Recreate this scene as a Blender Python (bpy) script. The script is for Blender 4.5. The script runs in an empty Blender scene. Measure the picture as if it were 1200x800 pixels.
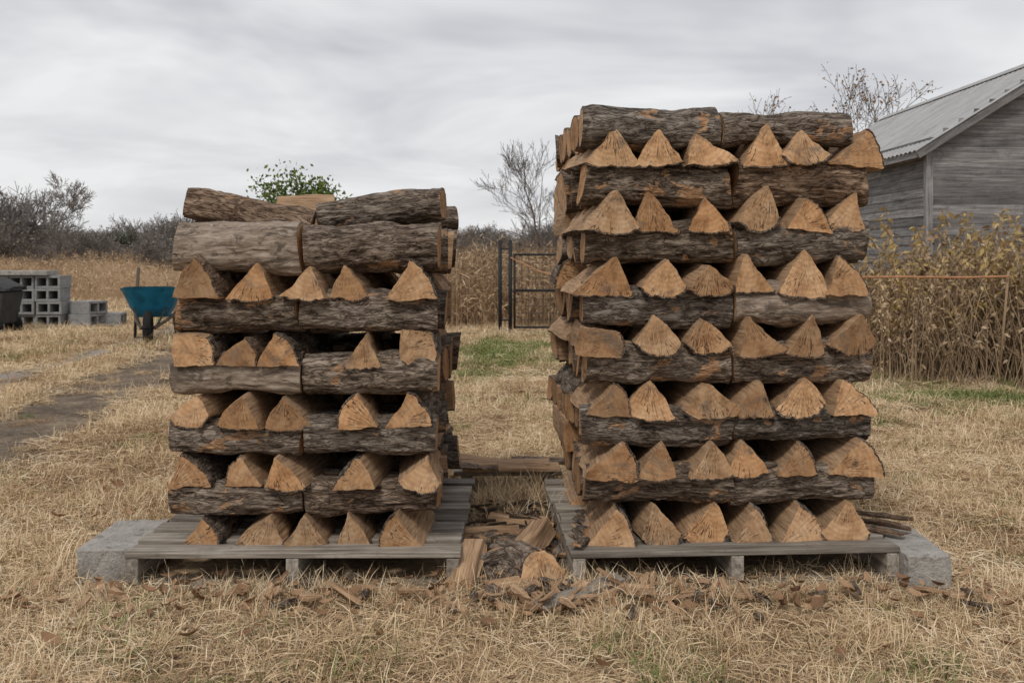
import bpy, math, random
import numpy as np
from mathutils import Matrix, Vector
random.seed(7); rng=np.random.default_rng(11)
scene=bpy.context.scene
try:
    scene.view_settings.view_transform='Standard'; scene.view_settings.look='None'; scene.view_settings.exposure=0
except Exception: pass
H=1.1; F=1167.0
# ------------------------------------------------------------------ noise
def vn(p):
    p=np.asarray(p,dtype=np.float64)
    i=np.floor(p).astype(np.int64); f=p-i; u=f*f*(3-2*f)
    def h(a,b,c):
        n=(a*374761393+b*668265263+c*1442695041)&0xffffffff
        n=((n^(n>>13))*1274126177)&0xffffffff
        n=(n^(n>>16))&0xffffffff
        n=(n*2246822519)&0xffffffff
        return (n^(n>>15))/4294967295.0
    x,y,z=i[...,0],i[...,1],i[...,2]; ux,uy,uz=u[...,0],u[...,1],u[...,2]
    def L(a,b,t): return a+(b-a)*t
    return L(L(L(h(x,y,z),h(x+1,y,z),ux),L(h(x,y+1,z),h(x+1,y+1,z),ux),uy),
             L(L(h(x,y,z+1),h(x+1,y,z+1),ux),L(h(x,y+1,z+1),h(x+1,y+1,z+1),ux),uy),uz)
# ------------------------------------------------------------------ mesh builder
class MB:
    def __init__(s): s.V=[];s.F=[];s.MI=[];s.SM=[];s.G=[];s.R=[];s.H=[];s.n=0
    def add(s,v,faces,mi=0,smooth=False,gc=None,rnd=0.5,hg=None):
        v=np.asarray(v,dtype=float); N=len(v)
        s.V.append(v); o=s.n
        s.F.extend([tuple(int(k)+o for k in f) for f in faces])
        if isinstance(mi,int): s.MI.extend([mi]*len(faces))
        else: s.MI.extend(mi)
        if isinstance(smooth,bool): s.SM.extend([smooth]*len(faces))
        else: s.SM.extend(smooth)
        s.G.append(np.asarray(gc,dtype=float) if gc is not None else v.copy())
        s.R.append(np.full(N,rnd) if np.isscalar(rnd) else np.asarray(rnd))
        s.H.append(np.full(N,.5) if hg is None else np.asarray(hg))
        s.n+=N
    def box(s,c,size,rot=None,mi=0,rnd=None,taper=0):
        sx,sy,sz=[k/2 for k in size]
        v=np.array([[x,y,z] for x in(-sx,sx) for y in(-sy,sy) for z in(-sz,sz)],float)
        f=[(0,1,3,2),(4,6,7,5),(0,4,5,1),(2,3,7,6),(0,2,6,4),(1,5,7,3)]
        order=np.argsort([-k for k in size]); off=rng.random(3)*20
        g=v[:,order]+off
        if rot is not None: v=v@np.array(rot.to_3x3()).T
        s.add(v+np.array(c),f,mi,False,g,rng.random() if rnd is None else rnd)
    def tube(s,pts,rad,sides=6,mi=0,rnd=None,cap=False,smooth=True):
        pts=np.asarray(pts,float); n=len(pts)
        rad=np.full(n,rad) if np.isscalar(rad) else np.asarray(rad)
        t=np.gradient(pts,axis=0); t/=np.linalg.norm(t,axis=1)[:,None]+1e-9
        ref=np.array([0,0,1.]) if abs(t[0,2])<.9 else np.array([1.,0,0])
        a=np.cross(t,ref); a/=np.linalg.norm(a,axis=1)[:,None]+1e-9
        b=np.cross(t,a)
        an=np.arange(sides)/sides*2*math.pi
        v=pts[:,None]+rad[:,None,None]*(a[:,None]*np.cos(an)[None,:,None]+b[:,None]*np.sin(an)[None,:,None])
        fs=[(i*sides+j,i*sides+(j+1)%sides,(i+1)*sides+(j+1)%sides,(i+1)*sides+j) for i in range(n-1) for j in range(sides)]
        if cap:
            fs.append(tuple(range(sides))[::-1]); fs.append(tuple((n-1)*sides+j for j in range(sides)))
        L=np.concatenate([[0],np.cumsum(np.linalg.norm(np.diff(pts,axis=0),axis=1))])
        g=np.stack([np.repeat(L,sides),np.tile(np.cos(an),n)*.05,np.tile(np.sin(an),n)*.05],1)+rng.random(3)*10
        s.add(v.reshape(-1,3),fs,mi,smooth,g,rng.random() if rnd is None else rnd)
    def build(s,name,mats,link=True,bevel=0,sharp=None,loc=(0,0,0),rotz=0,parent=None):
        me=bpy.data.meshes.new(name)
        V=np.concatenate(s.V) if s.V else np.zeros((0,3))
        me.from_pydata(V.tolist(),[],s.F)
        for m in mats: me.materials.append(m)
        if s.F:
            me.polygons.foreach_set('material_index',np.array(s.MI,dtype=np.int32))
            me.polygons.foreach_set('use_smooth',np.array(s.SM,dtype=bool))
        a=me.attributes.new('gc','FLOAT_VECTOR','POINT'); a.data.foreach_set('vector',np.concatenate(s.G).ravel())
        a=me.attributes.new('rnd','FLOAT','POINT'); a.data.foreach_set('value',np.concatenate(s.R))
        a=me.attributes.new('hgt','FLOAT','POINT'); a.data.foreach_set('value',np.concatenate(s.H))
        me.update()
        if sharp is not None:
            try: me.set_sharp_from_angle(angle=math.radians(sharp))
            except Exception as e: print('sharp',e)
        ob=bpy.data.objects.new(name,me); ob.location=loc; ob.rotation_euler=(0,0,rotz)
        if link: scene.collection.objects.link(ob)
        if parent: ob.parent=parent
        if bevel:
            b=ob.modifiers.new('bevel','BEVEL'); b.width=bevel; b.segments=2; b.limit_method='ANGLE'
        return ob
def empty(name,loc=(0,0,0),rotz=0):
    e=bpy.data.objects.new(name,None); e.location=loc; e.rotation_euler=(0,0,rotz); scene.collection.objects.link(e); return e
# ------------------------------------------------------------------ materials
class NT:
    def __init__(s,name):
        s.m=bpy.data.materials.new(name); s.m.use_nodes=True; s.t=s.m.node_tree; s.n=s.t.nodes
        s.b=s.n['Principled BSDF']; s.out=s.n['Material Output']
        s.b.inputs['Specular IOR Level'].default_value=.2
    def l(s,a,b): s.t.links.new(a,b)
    def attr(s,n,typ='GEOMETRY'):
        a=s.n.new('ShaderNodeAttribute'); a.attribute_name=n; a.attribute_type=typ; return a
    def setin(s,sock,v):
        if isinstance(v,bpy.types.NodeSocket): s.l(v,sock)
        else: sock.default_value=v
    def math(s,op,a,b=0.,clamp=False):
        m=s.n.new('ShaderNodeMath'); m.operation=op; m.use_clamp=clamp; s.setin(m.inputs[0],a); s.setin(m.inputs[1],b); return m.outputs[0]
    def vmath(s,op,a,b=(0,0,0)):
        m=s.n.new('ShaderNodeVectorMath'); m.operation=op; s.setin(m.inputs[0],a); s.setin(m.inputs[1],b)
        return m.outputs['Value'] if op=='LENGTH' else m.outputs[0]
    def noise(s,vec,scale=5,detail=4,rough=.55,dist=0,color=False):
        n=s.n.new('ShaderNodeTexNoise'); s.l(vec,n.inputs['Vector']); n.inputs['Scale'].default_value=scale
        n.inputs['Detail'].default_value=detail; n.inputs['Roughness'].default_value=rough; n.inputs['Distortion'].default_value=dist
        return n.outputs[1] if color else n.outputs[0]
    def ramp(s,fac,stops,interp='LINEAR'):
        r=s.n.new('ShaderNodeValToRGB'); r.color_ramp.interpolation=interp; e=r.color_ramp.elements
        while len(e)<len(stops): e.new(.5)
        for k,(p,c) in zip(e,stops):
            k.position=p; k.color=(c,c,c,1) if np.isscalar(c) else (*c,1)
        s.l(fac,r.inputs[0]); return r.outputs[0]
    def mix(s,f,a,b,bt='MIX'):
        m=s.n.new('ShaderNodeMix'); m.data_type='RGBA'; m.blend_type=bt
        s.setin(m.inputs[0],f)
        for i,v in((6,a),(7,b)):
            if isinstance(v,tuple) and len(v)==3: v=(*v,1)
            s.setin(m.inputs[i],v)
        return m.outputs[2]
    def bump(s,h,strength=.5,dist=.01):
        b=s.n.new('ShaderNodeBump'); b.inputs['Strength'].default_value=strength; b.inputs['Distance'].default_value=dist
        s.l(h,b.inputs['Height']); s.l(b.outputs[0],s.b.inputs['Normal'])
    def fin(s,col,rough=.85):
        s.setin(s.b.inputs['Base Color'],col); s.setin(s.b.inputs['Roughness'],rough); return s.m
def offs(N,k=37.):
    g=N.attr('gc').outputs['Vector']; r=N.attr('rnd').outputs['Fac']
    c=N.n.new('ShaderNodeCombineXYZ')
    a=N.math('MULTIPLY',r,k); b=N.math('MULTIPLY',r,k*2.3)
    N.l(a,c.inputs[0]);N.l(b,c.inputs[1]);N.l(a,c.inputs[2])
    return N.vmath('ADD',g,c.outputs[0]),g,r
def bark_mat():
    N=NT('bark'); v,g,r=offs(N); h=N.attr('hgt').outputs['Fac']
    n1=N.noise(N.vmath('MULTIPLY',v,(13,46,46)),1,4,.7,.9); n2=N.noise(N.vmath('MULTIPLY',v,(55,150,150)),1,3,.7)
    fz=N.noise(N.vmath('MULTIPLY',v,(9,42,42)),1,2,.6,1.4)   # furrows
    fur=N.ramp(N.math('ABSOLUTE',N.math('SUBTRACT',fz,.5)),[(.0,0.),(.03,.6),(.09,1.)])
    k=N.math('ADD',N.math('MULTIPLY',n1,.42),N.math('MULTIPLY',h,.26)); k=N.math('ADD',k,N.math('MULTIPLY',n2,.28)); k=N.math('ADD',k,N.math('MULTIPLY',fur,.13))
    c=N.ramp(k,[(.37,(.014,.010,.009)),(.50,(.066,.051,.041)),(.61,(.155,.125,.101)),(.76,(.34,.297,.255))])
    tint=N.ramp(r,[(0,(1.2,1.0,.84)),(.35,(.82,.84,.86)),(.7,(1.15,1.10,1.05)),(1,(.75,.70,.64))])
    c=N.mix(1.,c,tint,'MULTIPLY')
    lo=N.noise(N.vmath('MULTIPLY',v,(7,12,12)),1,3,.65,.6)
    lo=N.math('ADD',lo,N.math('MULTIPLY',r,.07))
    pm=N.ramp(lo,[(.655,0.),(.67,1.)])
    inner=N.ramp(n2,[(.3,(.22,.12,.065)),(.7,(.48,.30,.175))])
    c=N.mix(pm,c,inner)
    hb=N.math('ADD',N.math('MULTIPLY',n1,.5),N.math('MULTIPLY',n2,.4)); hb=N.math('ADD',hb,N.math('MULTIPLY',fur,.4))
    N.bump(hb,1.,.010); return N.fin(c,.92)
def smoothbark_mat():
    N=NT('weathered_log_skin'); v,g,r=offs(N)
    n1=N.noise(N.vmath('MULTIPLY',v,(14,80,80)),1,4,.7,.4); n2=N.noise(N.vmath('MULTIPLY',v,(10,24,24)),1,4,.7,1)
    c=N.ramp(n1,[(.3,(.13,.10,.075)),(.5,(.27,.215,.17)),(.7,(.40,.345,.29))])
    c=N.mix(N.ramp(n2,[(.50,0.),(.60,.85)]),c,(.085,.066,.052)); N.bump(N.math('ADD',n1,n2),.7,.006); return N.fin(c,.9)
def split_mat():
    N=NT('split_wood'); v,g,r=offs(N)
    n1=N.noise(N.vmath('MULTIPLY',v,(7,110,110)),1,4,.7,.3); n2=N.noise(v,9,2,.6)
    c=N.ramp(n1,[(.3,(.18,.10,.055)),(.52,(.44,.275,.155)),(.75,(.66,.47,.30))])
    c=N.mix(N.math('MULTIPLY',n2,.45),c,(.26,.20,.15)); N.bump(n1,.9,.006); return N.fin(c,.85)
def end_mat():
    N=NT('cut_end_grain'); v,g,r=offs(N)
    yz=N.vmath('MULTIPLY',g,(0,1,1)); n0=N.noise(v,22,2,.6)
    d=N.math('ADD',N.vmath('LENGTH',yz),N.math('MULTIPLY',n0,.012))
    ring=N.math('SINE',N.math('MULTIPLY',d,1500.)); ring2=N.math('SINE',N.math('MULTIPLY',d,370.))
    sep=N.n.new('ShaderNodeSeparateXYZ'); N.l(g,sep.inputs[0])
    ang=N.math('ARCTAN2',sep.outputs[1],sep.outputs[2])
    def cracks(fa,fr,w,seed,lo,hi):
        cc=N.n.new('ShaderNodeCombineXYZ'); N.l(N.math('MULTIPLY',ang,fa),cc.inputs[0]); N.l(N.math('MULTIPLY',N.vmath('LENGTH',yz),fr),cc.inputs[1]); N.l(N.math('ADD',N.math('MULTIPLY',r,50.),seed),cc.inputs[2])
        crk=N.noise(cc.outputs[0],1.3,2,.5,.2)
        cr=N.ramp(N.math('ABSOLUTE',N.math('SUBTRACT',crk,.5)),[(.0,1.),(w*.5,.6),(w,0.)])
        return N.math('MULTIPLY',cr,N.ramp(N.noise(v,11+seed,1,.5),[(lo,0.),(hi,1.)]))
    crack=N.math('MAXIMUM',cracks(7.,9.,.020,0.,.48,.58),N.math('MULTIPLY',cracks(19.,14.,.028,7.,.47,.62),.55))
    base=N.ramp(N.noise(v,16,5,.7,.5),[(.28,(.29,.165,.085)),(.48,(.56,.355,.20)),(.72,(.74,.54,.35))])
    tint=N.ramp(r,[(0,(.52,.49,.46)),(.15,(.80,.72,.64)),(.3,(1.08,1.0,.92)),(.5,(.78,.78,.78)),(.7,(1.14,1.07,1.0)),(.85,(.94,.80,.66)),(1,(.62,.56,.50))])
    base=N.mix(1.,base,tint,'MULTIPLY')
    base=N.mix(N.math('MULTIPLY',N.math('ADD',ring,1.),.09),base,(.21,.115,.06))
    base=N.mix(N.math('MULTIPLY',N.math('ADD',ring2,1.),.10),base,(.18,.10,.055))
    st=N.ramp(N.noise(v,7,4,.75,1.2),[(.54,0.),(.68,.75)])
    base=N.mix(st,base,(.17,.13,.10))
    base=N.mix(crack,base,(.03,.018,.012))
    saw=N.noise(N.vmath('MULTIPLY',v,(20,300,40)),1,1,.5)
    N.bump(N.math('SUBTRACT',N.math('MULTIPLY',saw,.5),crack),.6,.005); return N.fin(base,.85)
def plank_mat(name,c0,c1,c2,scale=1.):
    N=NT(name); v,g,r=offs(N)
    n1=N.noise(N.vmath('MULTIPLY',v,(3*scale,55*scale,55*scale)),1,5,.68,.4); n2=N.noise(v,5*scale,3,.6)
    k=N.math('ADD',N.math('MULTIPLY',n1,.8),N.math('MULTIPLY',n2,.2))
    c=N.ramp(k,[(.33,c0),(.5,c1),(.68,c2)])
    t=N.ramp(r,[(0,.62),(.5,1.),(1,1.3)]); c=N.mix(1.,c,t,'MULTIPLY')
    st=N.ramp(N.noise(v,11*scale,4,.7,.6),[(.55,0.),(.72,.6)]); c=N.mix(st,c,tuple(q*.8 for q in c0))
    N.bump(n1,.7,.005); return N.fin(c,.88)
def concrete_mat(name='concrete',a=(.22,.21,.195),b=(.44,.42,.39)):
    N=NT(name); v,g,r=offs(N)
    n1=N.noise(v,11,5,.7,.3); n2=N.noise(v,120,2,.6)
    k=N.math('ADD',N.math('MULTIPLY',n1,.65),N.math('MULTIPLY',n2,.35)); c=N.ramp(k,[(.35,a),(.65,b)])
    c=N.mix(N.ramp(N.noise(v,18,4,.7),[(.56,0.),(.66,.6)]),c,(.13,.11,.085))
    N.bump(n2,.9,.005); return N.fin(c,.95)
def plain_mat(name,c,rough=.5,metal=0,var=.25,sc=20):
    N=NT(name); v,g,r=offs(N); n=N.noise(v,sc,2,.6)
    col=N.mix(N.ramp(n,[(.4,0.),(.7,1.)]),c,tuple(k*(1-var*2) for k in c)); N.b.inputs['Metallic'].default_value=metal
    return N.fin(col,rough)
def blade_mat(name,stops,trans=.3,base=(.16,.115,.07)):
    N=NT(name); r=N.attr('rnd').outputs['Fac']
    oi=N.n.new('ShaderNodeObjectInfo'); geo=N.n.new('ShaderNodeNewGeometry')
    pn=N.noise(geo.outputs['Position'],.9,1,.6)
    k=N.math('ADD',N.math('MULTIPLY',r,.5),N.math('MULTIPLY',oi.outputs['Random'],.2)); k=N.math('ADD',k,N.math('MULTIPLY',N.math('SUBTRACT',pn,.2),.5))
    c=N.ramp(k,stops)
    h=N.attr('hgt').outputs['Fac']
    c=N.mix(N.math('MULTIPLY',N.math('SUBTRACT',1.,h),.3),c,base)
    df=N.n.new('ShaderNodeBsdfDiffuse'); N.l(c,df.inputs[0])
    if trans>0:
        tr=N.n.new('ShaderNodeBsdfTranslucent'); N.l(c,tr.inputs[0]); ms=N.n.new('ShaderNodeMixShader'); ms.inputs[0].default_value=trans
        N.l(df.outputs[0],ms.inputs[1]); N.l(tr.outputs[0],ms.inputs[2]); N.l(ms.outputs[0],N.out.inputs[0])
    else: N.l(df.outputs[0],N.out.inputs[0])
    N.n.remove(N.b)
    return N.m
BARK=bark_mat(); SKIN=smoothbark_mat(); SPLIT=split_mat(); END=end_mat()
PALLET=plank_mat('weathered_pallet_wood',(.11,.09,.072),(.27,.237,.20),(.44,.405,.355))
SIDING=plank_mat('weathered_siding',(.085,.083,.083),(.21,.205,.205),(.36,.355,.355),.5)
CONC=concrete_mat(); CONC2=concrete_mat('cinder_block_concrete',(.20,.20,.20),(.34,.345,.345))
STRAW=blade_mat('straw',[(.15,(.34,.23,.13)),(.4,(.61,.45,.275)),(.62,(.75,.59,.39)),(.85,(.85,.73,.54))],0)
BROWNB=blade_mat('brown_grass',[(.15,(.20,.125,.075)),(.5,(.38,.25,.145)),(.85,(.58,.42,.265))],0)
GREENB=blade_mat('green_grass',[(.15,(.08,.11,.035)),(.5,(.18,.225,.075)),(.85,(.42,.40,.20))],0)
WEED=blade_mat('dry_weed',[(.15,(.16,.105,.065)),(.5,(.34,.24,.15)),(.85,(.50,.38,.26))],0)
PALEW=blade_mat('pale_weed',[(.15,(.34,.225,.135)),(.5,(.53,.38,.24)),(.85,(.68,.53,.37))],0)
YLEAF=blade_mat('yellow_leaf',[(.15,(.22,.15,.06)),(.45,(.44,.32,.13)),(.85,(.64,.50,.25))],.25)
OLEAF=blade_mat('olive_leaf',[(.15,(.12,.115,.05)),(.5,(.22,.20,.09)),(.85,(.34,.30,.15))],.25)
GLEAF=blade_mat('green_leaf',[(.15,(.06,.10,.03)),(.5,(.13,.19,.05)),(.85,(.30,.34,.11))],.25)
BLEAF=blade_mat('brown_leaf',[(.15,(.12,.07,.045)),(.5,(.28,.17,.10)),(.85,(.42,.28,.175))],0)
TWIG=plain_mat('twig_bark',(.17,.145,.13),.9,0,.2)
HAZE=plain_mat('haze_tinted_bark',(.21,.19,.18),.95,0,.12)  # distance haze painted into the far trees' bark colour
HAZEL=blade_mat('haze_tinted_foliage',[(.15,(.15,.13,.11)),(.5,(.23,.20,.17)),(.85,(.32,.275,.225))],0)  # brown-grey leaf tones imitate haze over the tree line
HAZEG=blade_mat('haze_tinted_evergreen',[(.15,(.07,.08,.065)),(.5,(.11,.12,.095)),(.85,(.17,.17,.135))],0)  # evergreen tones also carry painted distance haze
# ------------------------------------------------------------------ logs
def dense_poly(corners,bulges,flags,m=40):
    P=[];Fg=[];n=len(corners)
    ctr=np.mean(corners,axis=0)
    for i in range(n):
        a=np.array(corners[i],float);b=np.array(corners[(i+1)%n],float)
        d=b-a; nr=np.array([d[1],-d[0]]); nr/=np.linalg.norm(nr)+1e-9
        if np.dot(nr,(a+b)/2-ctr)<0: nr=-nr
        t=np.arange(m)/m
        P.append(a+d*t[:,None]+nr*(bulges[i]*4*t*(1-t))[:,None]); Fg+= [flags[i]]*m
    return np.concatenate(P),np.array(Fg)
def resample(P,Fg,K):
    d=np.linalg.norm(np.roll(P,-1,0)-P,axis=1); s=np.concatenate([[0],np.cumsum(d)]); tot=s[-1]
    q=np.arange(K)/K*tot; idx=np.clip(np.searchsorted(s,q,side='right')-1,0,len(P)-1)
    t=((q-s[idx])/d[idx])[:,None]; Q=P[idx]*(1-t)+np.roll(P,-1,0)[idx]*t
    return Q,Fg[idx]
def add_log(mb,M,L,corners,bulges,flags,pith,K=32,S=22,amp=.005,bend=.006,skin=0,rnd=None):
    """log axis = local x, profile in local (y,z)"""
    P,Fg=dense_poly(corners,bulges,flags); Q,fl=resample(P,Fg,K)
    Q=Q*.8+.1*(np.roll(Q,1,0)+np.roll(Q,-1,0))
    area=np.sum(Q[:,0]*np.roll(Q[:,1],-1)-np.roll(Q[:,0],-1)*Q[:,1])
    if area<0: Q=Q[::-1]; fl=np.roll(fl[::-1],-1)
    tg=np.roll(Q,-2,0)-np.roll(Q,2,0); nr=np.stack([tg[:,1],-tg[:,0]],1); nr/=np.linalg.norm(nr,axis=1)[:,None]+1e-9
    c=Q.mean(0); so=rng.random(3)*100
    x=np.linspace(-L/2,L/2,S+1)
    X=np.repeat(x[:,None],K,1)
    sc=1+.20*(vn(np.stack([x*8+so[0],x*0+so[1],x*0],1))-.5)
    B=np.stack([bend*np.sin(x*5+so[0]),bend*.6*np.sin(x*6+so[1])],1)
    Y=c+(Q-c)[None]*sc[:,None,None]+B[:,None]
    pc=np.stack([X,np.repeat(Q[None,:,0],S+1,0),np.repeat(Q[None,:,1],S+1,0)],2)
    wv=(vn(pc*30+so)-.5)[...,None]*.018
    a1=vn((pc+wv)*np.array([14,68,68])+so); a1=1-np.abs(2*a1-1)
    a2=vn((pc+wv)*np.array([45,150,150])+so*2); a3=vn(pc*np.array([22,52,52])+so*3); lump=vn(pc*np.array([12,18,18])+so)-.5
    rb=np.clip(a1*.55+a2*.15+a3*.3,0,1)
    hb=amp*(rb*2.8-1.5)+lump*.018
    fib=vn(pc*np.array([5,110,110])+so); hs=(fib-.5)*.0035+(vn(pc*np.array([9,26,26])+so*3)-.5)*.012
    isb=fl[None,:]
    disp=np.where(isb>0,hb,hs)
    Y=Y+nr[None]*disp[...,None]
    tl=(rng.random(2)-.5)*.28
    Xe=X+(X/(L/2))*((Y[...,0]-c[0])*tl[0]+(Y[...,1]-c[1])*tl[1])
    V=np.stack([Xe,Y[...,0],Y[...,1]],2).reshape(-1,3)
    hg=np.where(isb>0,rb,.5+0*rb).ravel()
    f=[];mi=[];sm=[]
    for j in range(K):
        b=0 if fl[j]>0 else 1
        if b==0 and skin: b=3
        j2=(j+1)%K
        for i in range(S):
            f.append((i*K+j,(i+1)*K+j,(i+1)*K+j2,i*K+j2)); mi.append(b); sm.append(True)
    extra=[]; base=(S+1)*K
    for e,i in((0,0),(1,S)):
        ring=V[i*K:(i+1)*K]; cen=ring.mean(0)
        thick=np.where(fl>0,.915,.992)[:,None]
        inner=cen+(ring-cen)*thick
        o=base+sum(len(q) for q in extra)
        extra.append(inner); extra.append(cen[None])
        for j in range(K):
            j2=(j+1)%K; r0=i*K+j; r1=i*K+j2
            q=(r0,r1,o+j2,o+j); t=(o+j,o+j2,o+K)
            if e==1: q=q[::-1]; t=t[::-1]
            f.append(q); mi.append((3 if skin else 0) if fl[j]>0 else 2); sm.append(False)
            f.append(t); mi.append(2); sm.append(False)
    V=np.concatenate([V]+extra); hg=np.concatenate([hg,np.full(len(V)-len(hg),.35)])
    gc=V-np.array([0,pith[0],pith[1]])
    Mn=np.array(M); W=V@Mn[:3,:3].T+Mn[:3,3]
    mb.add(W,f,mi,sm,gc,rng.random() if rnd is None else rnd,hg)
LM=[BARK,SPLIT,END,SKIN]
def wedge_profile(w,h,kind=None):
    ax=(random.random()-.5)*w*.55
    k=kind or random.choices(['b','l','r','sq','b2'],[.42,.2,.2,.06,.12])[0]
    if k=='sq':
        cs=[(-w/2,0),(w/2,0),(w*.42,h*.86),(-w*.45,h)]; return cs,[.004,.012,.002,.004],[0,1,0,0],(-w*.4,h*.5)
    cs=[(-w/2,0),(w/2,0),(ax,h)]
    j=lambda:(random.random()-.35)*.014
    if k=='b': return cs,[.008,j(),j()],[1,0,0],(ax,h)
    if k=='r': return cs,[.0,.016,j()],[0,1,0],(-w/2,0)
    if k=='l': return cs,[.0,j(),.016],[0,0,1],(w/2,0)
    cs=[(-w/2,h*.22),(-w*.3,0),(w*.32,0),(w/2,h*.25),(ax,h)]
    return cs,[.002,.006,.002,j(),j()],[1,1,1,0,0],(ax,h)
def round_profile(d,h,kind=0):
    n=10; cs=[];ph=random.random()*6
    for i in range(n):
        a=i/n*2*math.pi; rr=1+.07*math.sin(2*a+ph)+.05*math.sin(3*a+2*ph)
        ca,sa=math.cos(a),math.sin(a); e=.78
        cs.append((d/2*abs(ca)**e*(1 if ca>0 else -1)*rr,h/2*abs(sa)**e*(1 if sa>0 else -1)*rr))
    fl=[1]*n
    if kind==1:
        cs=[(min(y,d*.22),z) for y,z in cs]
        fl=[1 if not((cs[i][0]>=d*.2) and (cs[(i+1)%n][0]>=d*.2)) else 0 for i in range(n)]
    return cs,[.003]*n,fl,((random.random()-.3)*d*.3,(random.random()-.5)*h*.3)
def build_stack(name,wl,ll,top,loc,rotz,depth=1.03):
    mb=MB()
    for z0,z1,items in wl:
        h=z1-z0
        for row in range(2):
            for (xc,w,kind,hk) in items:
                L=.46 if row==0 else .48
                dx=0 if row==0 else (random.random()-.5)*.03
                y0=(random.random()-.5)*.045-.005 if row==0 else .51+random.random()*.02
                y1=y0+L+(random.random()-.5)*.03
                w_=w*(.91+.20*random.random())
                cs,bu,fl,pi=wedge_profile(w_,h*hk*(1 if row==0 else .97),kind if row==0 else None)
                M=Matrix.Translation((xc+dx,(y0+y1)/2,z0))@Matrix.Rotation(math.radians(90)+(random.random()-.5)*.18,4,'Z')
                cs=[(-a,b) for a,b in cs]; pi=(-pi[0],pi[1])
                M=M@Matrix.Rotation((random.random()-.5)*.20,4,'X')
                add_log(mb,M,y1-y0,cs,bu,fl,pi,K=66 if row==0 else 28,S=26 if row==0 else 8)
    for z0,z1,parts in ll:
        for side,(xa,xb,za,zb,sk) in enumerate(parts):
            y=.0; r=0
            while y<depth-.07:
                d=.125+random.random()*.04
                if r==0: d=.145
                L=(xb-xa)-.010; h=zb-za
                outer=(random.random()-.5)*.05 if r>0 else 0
                xc=(xa+xb)/2+outer
                hh=h*(1 if r==0 else .9+.1*random.random())
                cs,bu,fl,pi=round_profile(d*1.0,hh,1 if random.random()<.6 and r==0 else (1 if random.random()<.5 else 0))
                M=Matrix.Translation((xc,y+d/2+.022,za+hh/2+.004))@Matrix.Rotation((random.random()-.5)*.05,4,'Z')@Matrix.Rotation((random.random()-.5)*.05,4,'Y')
                if random.random()<.4 and r>0: M=M@Matrix.Rotation(math.pi,4,'Z')
                add_log(mb,M,L*(1 if r==0 else .96+.05*random.random()),cs,bu,fl,pi,K=84 if r==0 else 28,S=96 if r==0 else 14,amp=.0055,bend=.010,skin=sk if r==0 else 0)
                y+=d; r+=1
    for (M,L,cs,bu,fl,pi,sk) in top: add_log(mb,M,L,cs,bu,fl,pi,K=84,S=90,amp=.0055,bend=.012,skin=sk)
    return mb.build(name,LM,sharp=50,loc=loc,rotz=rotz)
SF=347.3
def zz(y): return H-(y-300)/SF
def xx(x): return (x-600)/SF
Lw=[(645,603,[(230,56,'r',1),(302,56,'b2',1),(355,52,'b',1),(411,50,'b',1.05),(475,52,'l',1.05)]),
    (572,534,[(224,54,'r',1),(287,52,'l',1),(342,56,'b',1),(420,50,'l',1.05),(484,52,'b2',1)]),
    (500,462,[(222,56,'b2',1),(281,48,'b',1),(343,58,'b',.95),(413,52,'l',1.05),(481,56,'r',1.05)]),
    (428,388,[(221,54,'sq',1),(276,50,'r',.8),(332,56,'r',.95),(417,46,'b',1),(485,44,'sq',1)]),
    (350,306,[(230,56,'r',1.1),(293,58,'b',.95),(360,60,'b',.85),(416,50,'b',.9),(477,58,'r',1.05)])]
Ll=[(607,565,0,0),(537,495,0,0),(468,420,1,0),(392,342,0,0),(321,262,1,0)]
def mk(wl,ll,xa,xm,xb):
    W=[(zz(a),zz(b),[(xx(x),w/SF*.97,k,h) for x,w,k,h in it]) for a,b,it in wl]
    Ls=[]
    for a,b,s1,s2 in ll:
        j=lambda s:(random.random()-.5)*s
        m=xx(xm)+j(.012)
        Ls.append((zz(a),zz(b),[(xx(xa)+j(.02),m,zz(a)+j(.004),zz(b)+j(.012),s1),(m,xx(xb)+j(.02),zz(a)+j(.004),zz(b)+j(.012),s2)]))
    return W,Ls
W,Ls=mk(Lw,Ll,196,352,514)
top=[]
def toplog(xa,xb,za,zb,y,tilt,sk,kind=0,d=.15,yaw=0):
    cs,bu,fl,pi=round_profile(d,zb-za,kind)
    M=Matrix.Translation(((xa+xb)/2,y,(za+zb)/2))@Matrix.Rotation(yaw,4,'Z')@Matrix.Rotation(tilt,4,'Y')
    top.append((M,xb-xa,cs,bu,fl,pi,sk))
s2=F/3.62; Xc=lambda x:(x-600)/s2; Zc=lambda y:H-(y-300)/s2
toplog(Xc(224),Xc(368),Zc(270),Zc(234),.22,.22,0,0,.15,.16)
toplog(Xc(374),Xc(520),Zc(266),Zc(230),.30,-.10,0,0,.15,-.08)
toplog(Xc(222)-.05,Xc(340)-.03,Zc(268),Zc(246),.55,.05,0,1,.12,-.06)
toplog(Xc(380),Xc(530),Zc(266),Zc(238),.56,.03,0,1,.14,.05)
cs,bu,fl,pi=wedge_profile(.20,.10,'b'); top.append((Matrix.Translation((Xc(348),.42,Zc(264)))@Matrix.Rotation(.2,4,'Z')@Matrix.Rotation(.5,4,'X'),.22,cs,bu,[0,0,0],pi,0))
build_stack('firewood_stack',W,Ls,top,(0,3.36,0),0)
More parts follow.
